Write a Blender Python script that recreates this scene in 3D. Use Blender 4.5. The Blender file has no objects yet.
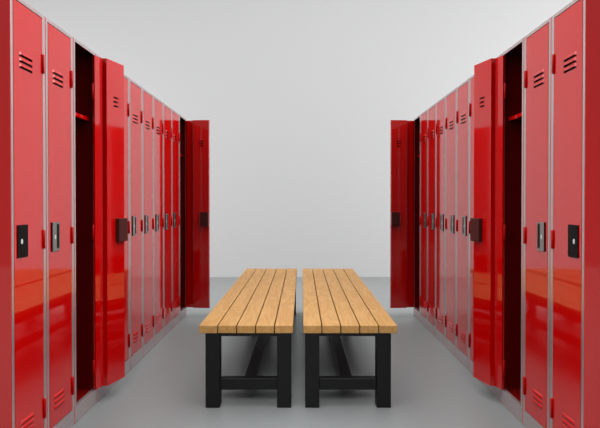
import bpy, bmesh, math, random
from mathutils import Vector, Matrix
random.seed(4)
scene = bpy.context.scene
col = scene.collection
R = math.radians

# ------------------------------------------------------------------ sizes
FX = 505.0            # focal length in pixels of a 600 px wide frame
CAM_X, CAM_H = 0.0146, 1.153
AISLE = 1.165         # locker fronts at x = -AISLE and x = +AISLE
Y0, W = 2.051, 0.2845 # first locker's near edge, locker pitch
H = 2.011             # locker height
DEPTH = 0.46
DOOR_Y, DOOR_W = 0.256, 0.235
DOOR_Z0, DOOR_Z1 = 0.087, 1.9925
WALL_Y = 7.87

# ------------------------------------------------------------------ materials
def mat(name, base, rough=0.5, metal=0.0, spec=0.5, coat=0.0, coat_rough=0.03):
    m = bpy.data.materials.new(name); m.use_nodes = True
    b = m.node_tree.nodes['Principled BSDF']
    b.inputs['Base Color'].default_value = (*base, 1)
    b.inputs['Roughness'].default_value = rough
    b.inputs['Metallic'].default_value = metal
    b.inputs['Specular IOR Level'].default_value = spec
    b.inputs['Coat Weight'].default_value = coat
    b.inputs['Coat Roughness'].default_value = coat_rough
    return m

def add_noise_rough(m, scale, lo, hi):
    nt = m.node_tree; b = nt.nodes['Principled BSDF']
    tc = nt.nodes.new('ShaderNodeTexCoord'); n = nt.nodes.new('ShaderNodeTexNoise')
    n.inputs['Scale'].default_value = scale; n.inputs['Detail'].default_value = 3
    mr = nt.nodes.new('ShaderNodeMapRange')
    mr.inputs['To Min'].default_value = lo; mr.inputs['To Max'].default_value = hi
    nt.links.new(tc.outputs['Object'], n.inputs['Vector'])
    nt.links.new(n.outputs['Fac'], mr.inputs['Value'])
    nt.links.new(mr.outputs['Result'], b.inputs['Roughness'])

M_RED = mat('red_enamel', (0.86, 0.001, 0.001), 0.05, 0, 0.5)
M_RED.node_tree.nodes['Principled BSDF'].inputs['IOR'].default_value = 1.8
M_INNER_SHADE = mat('inner_shade_red', (0.22, 0.001, 0.001), 0.45, 0, 0.2)  # locker red darkened in its colour to paint in the interior shade
M_TRIM = mat('trim_metal', (0.72, 0.57, 0.57), 0.25, 0.6, 0.5)
M_HINGE = mat('hinge_red', (0.62, 0.0, 0.0), 0.35, 0, 0.3)
M_LOCK = mat('lock_grey_metal', (0.34, 0.32, 0.31), 0.3, 0.8)
M_BLACK = mat('lock_and_slot_shade_black', (0.004, 0.004, 0.004), 0.45, 0, 0.1)
M_LED = mat('indicator_white', (0.9, 0.9, 0.9), 0.3)
M_LOCKBACK = mat('lock_back_brown', (0.085, 0.016, 0.014), 0.5, 0, 0.3)
M_STEEL = mat('black_steel', (0.005, 0.005, 0.0055), 0.42, 0, 0.3)
M_WALL = mat('wall_paint', (0.79, 0.79, 0.795), 0.9, 0, 0.1)
M_FLOOR = mat('floor_resin', (0.32, 0.335, 0.335), 0.3, 0, 0.35)
add_noise_rough(M_FLOOR, 6.0, 0.26, 0.36)

def wood():
    m = bpy.data.materials.new('oak_slats'); m.use_nodes = True
    nt = m.node_tree; L = nt.links; b = nt.nodes['Principled BSDF']
    tc = nt.nodes.new('ShaderNodeTexCoord'); info = nt.nodes.new('ShaderNodeObjectInfo')
    comb = nt.nodes.new('ShaderNodeCombineXYZ')
    mul = nt.nodes.new('ShaderNodeMath'); mul.operation = 'MULTIPLY'; mul.inputs[1].default_value = 37.0
    L.new(info.outputs['Random'], mul.inputs[0])
    L.new(mul.outputs[0], comb.inputs['X']); L.new(mul.outputs[0], comb.inputs['Y'])
    add = nt.nodes.new('ShaderNodeVectorMath'); add.operation = 'ADD'
    L.new(tc.outputs['Object'], add.inputs[0]); L.new(comb.outputs[0], add.inputs[1])
    mp = nt.nodes.new('ShaderNodeMapping'); mp.inputs['Scale'].default_value = (9, 1.3, 9)
    L.new(add.outputs[0], mp.inputs['Vector'])
    n = nt.nodes.new('ShaderNodeTexNoise'); n.inputs['Scale'].default_value = 1.6
    n.inputs['Detail'].default_value = 4; n.inputs['Distortion'].default_value = 0.8
    L.new(mp.outputs[0], n.inputs['Vector'])
    rings = nt.nodes.new('ShaderNodeMath'); rings.operation = 'MULTIPLY'; rings.inputs[1].default_value = 30
    L.new(n.outputs['Fac'], rings.inputs[0])
    sn = nt.nodes.new('ShaderNodeMath'); sn.operation = 'SINE'; L.new(rings.outputs[0], sn.inputs[0])
    mp2 = nt.nodes.new('ShaderNodeMapping'); mp2.inputs['Scale'].default_value = (160, 6, 160)
    L.new(add.outputs[0], mp2.inputs['Vector'])
    n2 = nt.nodes.new('ShaderNodeTexNoise'); n2.inputs['Scale'].default_value = 1.0; n2.inputs['Detail'].default_value = 3
    L.new(mp2.outputs[0], n2.inputs['Vector'])
    mr = nt.nodes.new('ShaderNodeMapRange'); mr.inputs['From Min'].default_value = -1
    mr.inputs['From Max'].default_value = 1; mr.inputs['To Min'].default_value = 0; mr.inputs['To Max'].default_value = 0.55
    L.new(sn.outputs[0], mr.inputs['Value'])
    a2 = nt.nodes.new('ShaderNodeMath'); a2.operation = 'MULTIPLY_ADD'; a2.inputs[1].default_value = 0.6
    L.new(n2.outputs['Fac'], a2.inputs[0]); L.new(mr.outputs['Result'], a2.inputs[2])
    cr = nt.nodes.new('ShaderNodeValToRGB')
    cr.color_ramp.elements[0].position = 0.1; cr.color_ramp.elements[0].color = WOOD_A
    cr.color_ramp.elements[1].position = 0.95; cr.color_ramp.elements[1].color = WOOD_B
    L.new(a2.outputs[0], cr.inputs['Fac']); L.new(cr.outputs['Color'], b.inputs['Base Color'])
    b.inputs['Roughness'].default_value = 0.5; b.inputs['Specular IOR Level'].default_value = 0.3
    return m
WOOD_A = (0.73, 0.41, 0.145, 1); WOOD_B = (0.60, 0.295, 0.088, 1)
M_WOOD = wood()

# ------------------------------------------------------------------ mesh helpers
def box(bm, x0, x1, y0, y1, z0, z1, mi=0, bev=0.0, seg=2):
    vs = [bm.verts.new((x, y, z)) for x in (x0, x1) for y in (y0, y1) for z in (z0, z1)]
    fs = []
    for q in ((0,1,3,2), (4,6,7,5), (0,4,5,1), (2,3,7,6), (0,2,6,4), (1,5,7,3)):
        f = bm.faces.new([vs[i] for i in q]); f.material_index = mi; fs.append(f)
    if bev:
        es = list({e for f in fs for e in f.edges})
        r = bmesh.ops.bevel(bm, geom=es, offset=bev, segments=seg, affect='EDGES', profile=0.5)
        for f in r['faces']: f.material_index = mi
    return vs

def cyl(bm, cx, cy, r, z0, z1, n=20, mi=0):
    rings = []
    rows = [(z0, r*0.7), (z0+r*0.3, r), (z1-r*0.3, r), (z1, r*0.7)]
    for z, q in rows:
        rings.append([bm.verts.new((cx+q*math.cos(2*math.pi*i/n), cy+q*math.sin(2*math.pi*i/n), z)) for i in range(n)])
    for a, b in zip(rings, rings[1:]):
        for i in range(n):
            f = bm.faces.new((a[i], a[(i+1) % n], b[(i+1) % n], b[i])); f.smooth = True
    bm.faces.new(rings[0][::-1]); bm.faces.new(rings[-1])

def finish(name, bm, mats, sign=1, recalc=True):
    if sign < 0:
        for v in bm.verts: v.co.x = -v.co.x
        bmesh.ops.reverse_faces(bm, faces=bm.faces[:])
    if recalc: bmesh.ops.recalc_face_normals(bm, faces=bm.faces[:])
    me = bpy.data.meshes.new(name); bm.to_mesh(me); bm.free()
    for m in mats: me.materials.append(m)
    return me

def link(name, me, parent=None, loc=(0, 0, 0)):
    o = bpy.data.objects.new(name, me); col.objects.link(o)
    o.location = loc
    if parent is not None: o.parent = parent
    return o

def thing(name, loc, label, cat, group=None):
    o = bpy.data.objects.new(name, None); col.objects.link(o)
    o.location = loc; o.empty_display_size = 0.1
    o['label'] = label; o['category'] = cat
    if group: o['group'] = group
    return o

def sheet_with_slots(bm, x, y0, y1, z0, z1, slots, mi=0):
    """flat sheet in the plane x, with rectangular openings (a0, a1, b0, b1)"""
    ys = sorted({y0, y1, *[s[0] for s in slots], *[s[1] for s in slots]})
    zs = sorted({z0, z1, *[s[2] for s in slots], *[s[3] for s in slots]})
    V = {(y, z): bm.verts.new((x, y, z)) for y in ys for z in zs}
    for ya, yb in zip(ys, ys[1:]):
        for za, zb in zip(zs, zs[1:]):
            ym, zm = (ya+yb)/2, (za+zb)/2
            if any(s[0] < ym < s[1] and s[2] < zm < s[3] for s in slots): continue
            f = bm.faces.new((V[ya, za], V[yb, za], V[yb, zb], V[ya, zb])); f.material_index = mi

# ------------------------------------------------------------------ locker meshes (front faces local +x, row runs along +y)
LOUV_TOP = (1.777, 1.7525, 1.728)
LOUV_BOT = (0.222, 0.197, 0.172)
LA, LB = 0.0655-DOOR_Y, 0.168-DOOR_Y          # louvre span in door coordinates (hinge at y = 0)

def mesh_body(sg):
    bm = bmesh.new(); t = 0.0035
    box(bm, -DEPTH, -DEPTH+t, 0.0005, W-0.0005, 0.0, H-0.001)                    # back
    box(bm, -DEPTH+t, -0.0012, 0.0005, 0.0005+t, 0.0, H-0.001)                   # near side
    box(bm, -DEPTH+t, -0.0012, W-0.0005-t, W-0.0005, 0.0, H-0.001)               # far side
    box(bm, -DEPTH+t, -0.0065, 0.0005+t, W-0.0005-t, H-0.001-t, H-0.001)         # top
    box(bm, -DEPTH+t, -0.0245, 0.0005+t, W-0.0005-t, 0.079, 0.082)               # bottom
    box(bm, -0.0095, -0.0065, 0.0005+t, 0.0190, 0.086, H-0.001-t)                 # front returns
    box(bm, -0.0095, -0.0065, 0.2580, W-0.0005-t, 0.086, H-0.001-t)
    return finish('body', bm, [M_RED], sg)

def mesh_shade_lining(sg):
    bm = bmesh.new(); a = 0.0042; t = 0.001; xf = -0.012  # added inner skin that carries the painted interior shade
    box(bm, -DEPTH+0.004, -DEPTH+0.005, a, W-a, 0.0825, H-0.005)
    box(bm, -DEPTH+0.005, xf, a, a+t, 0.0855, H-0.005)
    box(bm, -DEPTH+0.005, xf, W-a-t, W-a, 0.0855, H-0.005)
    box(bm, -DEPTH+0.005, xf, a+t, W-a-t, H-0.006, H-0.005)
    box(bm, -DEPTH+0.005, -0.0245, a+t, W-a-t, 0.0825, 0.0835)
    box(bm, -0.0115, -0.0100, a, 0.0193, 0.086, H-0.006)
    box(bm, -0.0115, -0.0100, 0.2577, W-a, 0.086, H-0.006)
    return finish('interior_shade_lining', bm, [M_INNER_SHADE], sg)

def mesh_frame(sg):
    bm = bmesh.new(); g = 0.0042
    box(bm, -0.006, 0, g, 0.0195, 0.085, H, bev=0.001)
    box(bm, -0.006, 0, 0.2575, W-g, 0.085, H, bev=0.001)
    box(bm, -0.006, 0, 0.0195, 0.2575, 1.9945, H, bev=0.001)
    return finish('face_frame', bm, [M_TRIM], sg)

def mesh_plinth(sg):
    bm = bmesh.new(); g = 0.0042
    box(bm, -0.024, 0, g, W-g, 0, 0.0848, bev=0.001)
    return finish('plinth', bm, [M_TRIM], sg)

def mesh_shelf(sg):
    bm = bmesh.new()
    box(bm, -DEPTH+0.0055, -0.036, 0.0056, W-0.0056, 1.622, 1.640, 0)  # shelf body in the painted-shade red, front lip in plain enamel
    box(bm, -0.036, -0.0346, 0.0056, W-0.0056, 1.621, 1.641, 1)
    return finish('shelf', bm, [M_INNER_SHADE, M_RED], sg)

T, T2 = 0.034, 0.010                                    # pan thickness and hinge flange thickness
S0, S1 = 0.066, 0.073
def mesh_door(sg):
    bm = bmesh.new()
    slots = [(LA, LB, z-0.0085, z+0.004) for z in LOUV_TOP + LOUV_BOT]
    e = 0.0015
    sheet_with_slots(bm, 0.0, -DOOR_W+e, -e, DOOR_Z0+e, DOOR_Z1-e, slots)
    # inner pan (with three short openings)
    islots = [(-0.178, -0.135, z-0.006, z+0.004) for z in LOUV_TOP]
    sheet_with_slots(bm, -T, -DOOR_W+e, -S1, DOOR_Z0+0.004, DOOR_Z1-0.004, islots)
    za, zb = DOOR_Z0+0.004, DOOR_Z1-0.004
    def quad(*p):
        bm.faces.new([bm.verts.new(q) for q in p])
    quad((-T, -S1, za), (-T, -S1, zb), (-T2, -S0, zb), (-T2, -S0, za))
    quad((-T2, -S0, za), (-T2, -S0, zb), (-T2, -e, zb), (-T2, -e, za))
    # rims
    prof = [(0, -e), (-T2, -e), (-T2, -S0), (-T, -S1), (-T, -DOOR_W+e), (0, -DOOR_W+e)]
    # slightly rounded front edge
    zo0, zo1 = DOOR_Z0+e, DOOR_Z1-e
    for (z, zi) in ((zo0, za), (zo1, zb)):
        quad((0, -e, z), (-T2, -e, zi), (-T2, -S0, zi), (0, -S0, z))
        quad((0, -S0, z), (-T2, -S0, zi), (-T, -S1, zi), (0, -S1, z))
        quad((0, -S1, z), (-T, -S1, zi), (-T, -DOOR_W+e, zi), (0, -DOOR_W+e, z))
    quad((0, -e, zo0), (0, -e, zo1), (-T2, -e, zb), (-T2, -e, za))
    quad((0, -DOOR_W+e, zo0), (0, -DOOR_W+e, zo1), (-T, -DOOR_W+e, zb), (-T, -DOOR_W+e, za))
    bmesh.ops.remove_doubles(bm, verts=bm.verts[:], dist=0.0002)
    return finish('door', bm, [M_RED], sg)

def mesh_vent(sg, zs):
    """three pressed louvre hoods, each open underneath"""
    bm = bmesh.new(); d, hh = 0.0055, 0.013
    for z in zs:
        n = 14; prof = []
        for k in range(6):
            a = k/5*math.pi/2
            prof.append((math.cos(a), math.sin(a)))        # lip (1,0) -> top (0,1)
        rows = []
        for i in range(n+1):
            u = i/n
            y = LA-0.001 + (LB-LA+0.002)*u
            q = min(u, 1-u)/0.09
            s = math.sqrt(max(0.0, 1-(1-min(q, 1))**2))
            rows.append([bm.verts.new((0.0004+d*s*c, y, z-0.001 + hh*si*(0.55+0.45*s) - 0.0035*(1-s)*(1-si))) for c, si in prof])
        for a, b in zip(rows, rows[1:]):
            for k in range(5):
                f = bm.faces.new((a[k], b[k], b[k+1], a[k+1])); f.smooth = True
        box(bm, -0.007, -0.005, LA-0.004, LB+0.004, z-0.012, z+0.012, 1)     # black sheet added to stand in for shade in the slot
    return finish('vent', bm, [M_RED, M_BLACK], sg, recalc=False)

def mesh_hinge(sg, z0, z1):
    bm = bmesh.new(); cyl(bm, 0.0025, 0.0, 0.0068, z0, z1)
    return finish('hinge', bm, [M_HINGE], sg)

def mesh_leaf(sg):
    bm = bmesh.new(); box(bm, 0.0003, 0.0165, 0.2490, W-0.0045, DOOR_Z0+0.002, DOOR_Z1-0.002, 0, 0.0015)
    return finish('hinge_leaf', bm, [M_RED], sg)

LK0, LK1 = 0.042-DOOR_Y, 0.120-DOOR_Y
def mesh_lock(sg, kind):
    bm = bmesh.new()
    if kind == 'black':
        box(bm, 0.0003, 0.0045, LK0, LK1, 0.923, 1.061, 0, 0.0012)
        return finish('lock', bm, [M_BLACK], sg)
    box(bm, 0.0003, 0.0045, LK0, LK1-0.004, 0.923, 1.061, 1, 0.0008)
    box(bm, 0.0045, 0.0062, LK0+0.006, LK1-0.004, 0.923, 1.061, 0, 0.0006)
    box(bm, 0.0052, 0.0066, LK0+0.044, LK1-0.009, 0.936, 1.052, 1, 0.0003)
    return finish('lock', bm, [M_LOCK, M_BLACK], sg)

def mesh_led(sg, kind):
    bm = bmesh.new(); x = 0.0045 if kind == 'black' else 0.0062
    y, z = LK0+0.029, 0.991
    n = 20
    a = [bm.verts.new((x-0.001, y+0.0075*math.copysign(abs(math.cos(t))**0.7, math.cos(t)), z+0.0115*math.copysign(abs(math.sin(t))**0.7, math.sin(t)))) for t in [2*math.pi*i/n for i in range(n)]]
    b = [bm.verts.new((x+0.0012, v.co.y*0.9+y*0.1, v.co.z*0.9+z*0.1)) for v in a]
    for i in range(n): bm.faces.new((a[i], a[(i+1) % n], b[(i+1) % n], b[i]))
    bm.faces.new(b); bm.faces.new(a[::-1])
    return finish('indicator_light', bm, [M_LED], sg)

def mesh_lockback(sg):
    bm = bmesh.new()
    box(bm, -T-0.026, -T-0.0003, -0.232, -0.150, 0.923, 1.061, 0, 0.002)
    return finish('lock_case', bm, [M_LOCKBACK], sg)

HZ = ((1.742, 1.830), (0.944, 1.030), (0.166, 0.258))
CACHE = {}
def get(key, fn, *a):
    if key not in CACHE: CACHE[key] = fn(*a)
    return CACHE[key]

def build_locker(sg, k, angle, kind, label, group):
    root = thing('locker', (sg*-AISLE, Y0+W*k, 0), label, 'locker', group)
    g = lambda n, fn, *a: get((n, sg, a), fn, sg, *a)
    link('body', g('body', mesh_body), root)
    link('interior_shade_lining', g('lining', mesh_shade_lining), root)['label'] = 'added inner lining, red darkened for the shade inside'
    link('face_frame', g('frame', mesh_frame), root)['label'] = 'pale metallic frame around the door'
    link('plinth', g('plinth', mesh_plinth), root)['label'] = 'grey plinth strip on the floor'
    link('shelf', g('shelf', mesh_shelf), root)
    px, py = (0.0008, -0.012) if k == 2 else (0.016, -0.010) if k == 10 else (0, 0)
    d = link('door', g('door', mesh_door), root, (sg*px, DOOR_Y+py, 0))
    d.rotation_euler.z = sg*R(angle)
    if k == 10: link('hinge_leaf', g('leaf', mesh_leaf), root)
    for zz in HZ: link('hinge', g('hinge', mesh_hinge, *zz), d)
    link('vent', g('vent', mesh_vent, LOUV_TOP), d)
    link('vent', g('vent', mesh_vent, LOUV_BOT), d)
    link('lock', g('lock', mesh_lock, kind), d)['label'] = ('black lock plate' if kind == 'black' else 'grey metal lock with black strip')
    link('indicator_light', g('led', mesh_led, kind), d)['label'] = 'small white indicator light on the lock'
    link('lock_case', g('lockback', mesh_lockback), d)['label'] = 'dark brown lock case on the inside of the door'
    return root

def labels(side):
    o = 'left' if side > 0 else 'right'
    return [
        f'closed red locker with all-black lock plate at the near end of the {o} row',
        f'closed red locker with grey lock beside the black-locked end locker of the {o} row',
        f'open dark-inside red locker in the {o} row, its door folded back along the row',
        f'closed red locker almost hidden behind the folded-back locker door in the {o} row',
        f'closed red locker showing only a sliver past the folded-back door in the {o} row',
        f'first closed red locker with visible grey lock beyond the folded-back door, {o} row',
        f'second closed red locker with visible grey lock beyond the folded-back door, {o} row',
        f'third closed red locker with visible grey lock beyond the folded-back door, {o} row',
        f'closed red locker with grey lock, second before the far open locker, {o} row',
        f'closed red locker with grey lock right beside the far open locker, {o} row',
        f'open red locker at the far end of the {o} row, door standing straight out',
    ]
FOLD, FAR = 163.5, 86.0
for sg in (1, -1):
    L = labels(sg)
    for k in range(11):
        ang = FOLD if k == 2 else FAR if k == 10 else 0
        build_locker(sg, k, ang, 'black' if k == 0 else 'grey', L[k],
                     'red lockers in the left row' if sg > 0 else 'red lockers in the right row')

# ------------------------------------------------------------------ benches
BY0, BY1, BT = 2.825, 5.29, 0.466
BW = 0.527
def mesh_slat(w):
    bm = bmesh.new(); box(bm, 0, w, 0, BY1-BY0, 0, 0.044, 0, 0.003)
    return finish('slat', bm, [M_WOOD])
def mesh_box(name, dims, bev=0.003):
    bm = bmesh.new(); box(bm, *dims, 0, bev); return finish(name, bm, [M_STEEL])

def bench(x0, label, inl, inr):
    r = thing('bench', (x0, BY0, 0), label, 'bench', 'wooden benches in the aisle')
    gap = 0.0055; w = (BW-4*gap)/5
    for i in range(5):
        link('slat', get('slat', mesh_slat, w), r, (i*(w+gap), 0, BT-0.044))
    Lb = BY1-BY0; lw, ld = 0.080, 0.075
    xl, xr = inl, BW-inr
    top = BT-0.0445
    for ya in (0.005, Lb-0.005-ld):
        for xa in (xl, xr-lw):
            link('leg', mesh_box('leg', (xa, xa+lw, ya, ya+ld, 0, top)), r)
        yc = ya+0.012
        link('cross_rail', mesh_box('cross_rail', (xl+lw+0.0003, xr-lw-0.0003, yc, yc+0.045, 0.097, 0.163)), r)
        link('end_rail', mesh_box('end_rail', (xl+lw+0.0003, xr-lw-0.0003, ya+0.004, ya+0.054, top-0.018, top), 0.002), r)
    for xa in (xl+0.008, xr-0.038):
        link('side_rail', mesh_box('side_rail', (xa, xa+0.03, 0.005+ld+0.0003, Lb-0.005-ld-0.0003, top-0.05, top)), r)
    xm = (xl+xr)/2
    link('stretcher', mesh_box('stretcher', (xm-0.034, xm+0.034, 0.0625, Lb-0.0625, 0.095, 0.140)), r)
    return r
bench(-0.0325-BW, 'light oak slatted bench with black steel legs, on the left of the aisle', 0.034, 0.010)
bench(0.0257, 'light oak slatted bench with black steel legs, on the right of the aisle', 0.010, 0.034)

# ------------------------------------------------------------------ setting
def struct(name, dims, m):
    bm = bmesh.new(); box(bm, *dims)
    o = link(name, finish(name, bm, [m])); o['kind'] = 'structure'; return o
struct('floor', (-9, 9, -5, WALL_Y+0.2, -0.1, 0), M_FLOOR)
struct('wall_back', (-9, 9, WALL_Y, WALL_Y+0.2, 0, 7), M_WALL)

# ------------------------------------------------------------------ light
WORLD_BACK, WORLD_SIDE = 0.2, 1.9
w = bpy.data.worlds.new('World'); scene.world = w; w.use_nodes = True
nt = w.node_tree; bg = nt.nodes['Background']
tc = nt.nodes.new('ShaderNodeTexCoord'); sp = nt.nodes.new('ShaderNodeSeparateXYZ')
mr = nt.nodes.new('ShaderNodeMapRange'); mr.interpolation_type = 'SMOOTHSTEP'
mr.inputs['From Min'].default_value = -0.95; mr.inputs['From Max'].default_value = 0.0
mr.inputs['To Min'].default_value = WORLD_BACK; mr.inputs['To Max'].default_value = WORLD_SIDE
nt.links.new(tc.outputs['Generated'], sp.inputs[0]); nt.links.new(sp.outputs['Y'], mr.inputs['Value'])
nt.links.new(mr.outputs['Result'], bg.inputs['Strength'])
bg.inputs['Color'].default_value = (1, 1, 1, 1)
def area(name, loc, target, sx, sy, power):
    l = bpy.data.lights.new(name, 'AREA'); l.shape = 'RECTANGLE'; l.size = sx; l.size_y = sy; l.energy = power
    o = bpy.data.objects.new(name, l); col.objects.link(o); o.location = loc
    o.rotation_euler = (Vector(target)-Vector(loc)).to_track_quat('-Z', 'Y').to_euler()
    return o
area('aisle_softbox', (0.1, 3.6, 5.6), (0.1, 3.6, 0), 3.0, 4, 60)
area('right_softbox', (8.0, 4.5, 7.0), (0, 4.2, 1.0), 4, 3, 220)
for sx in (-1, 1):
    area('wall_fill', (sx*5.6, 4.4, 1.3), (sx*0.4, WALL_Y, 0.6), 1.0, 2.2, 105)  # unseen fill lamps added to lift the lower back wall
l = bpy.data.lights.new('bench_fill_spot', 'SPOT'); l.energy = 650; l.spot_size = R(27); l.spot_blend = 1.0; l.shadow_soft_size = 0.9  # unseen fill light added to brighten bench ends and near floor
o = bpy.data.objects.new('bench_fill_spot', l); col.objects.link(o); o.location = (0, -1.6, 3.6)
o.rotation_euler = (Vector((0, 2.9, 0.2))-o.location).to_track_quat('-Z', 'Y').to_euler()
scene.cycles.diffuse_bounces = 0

# ------------------------------------------------------------------ camera
cam = bpy.data.cameras.new('camera'); co = bpy.data.objects.new('camera', cam); col.objects.link(co)
cam.sensor_fit = 'HORIZONTAL'; cam.sensor_width = 36; cam.lens = 36*FX/600
PITCH = math.atan(4.7/FX)
co.location = (CAM_X, 0, CAM_H); co.rotation_euler = (math.pi/2-PITCH, 0, 0)
cam.shift_x = -1.4/600; cam.shift_y = -6.3/600
cam.clip_start = 0.05
scene.camera = co

vs = scene.view_settings
vs.view_transform = 'Standard'; vs.look = 'None'; vs.exposure = 0.0; vs.gamma = 1.0
vs.use_curve_mapping = False
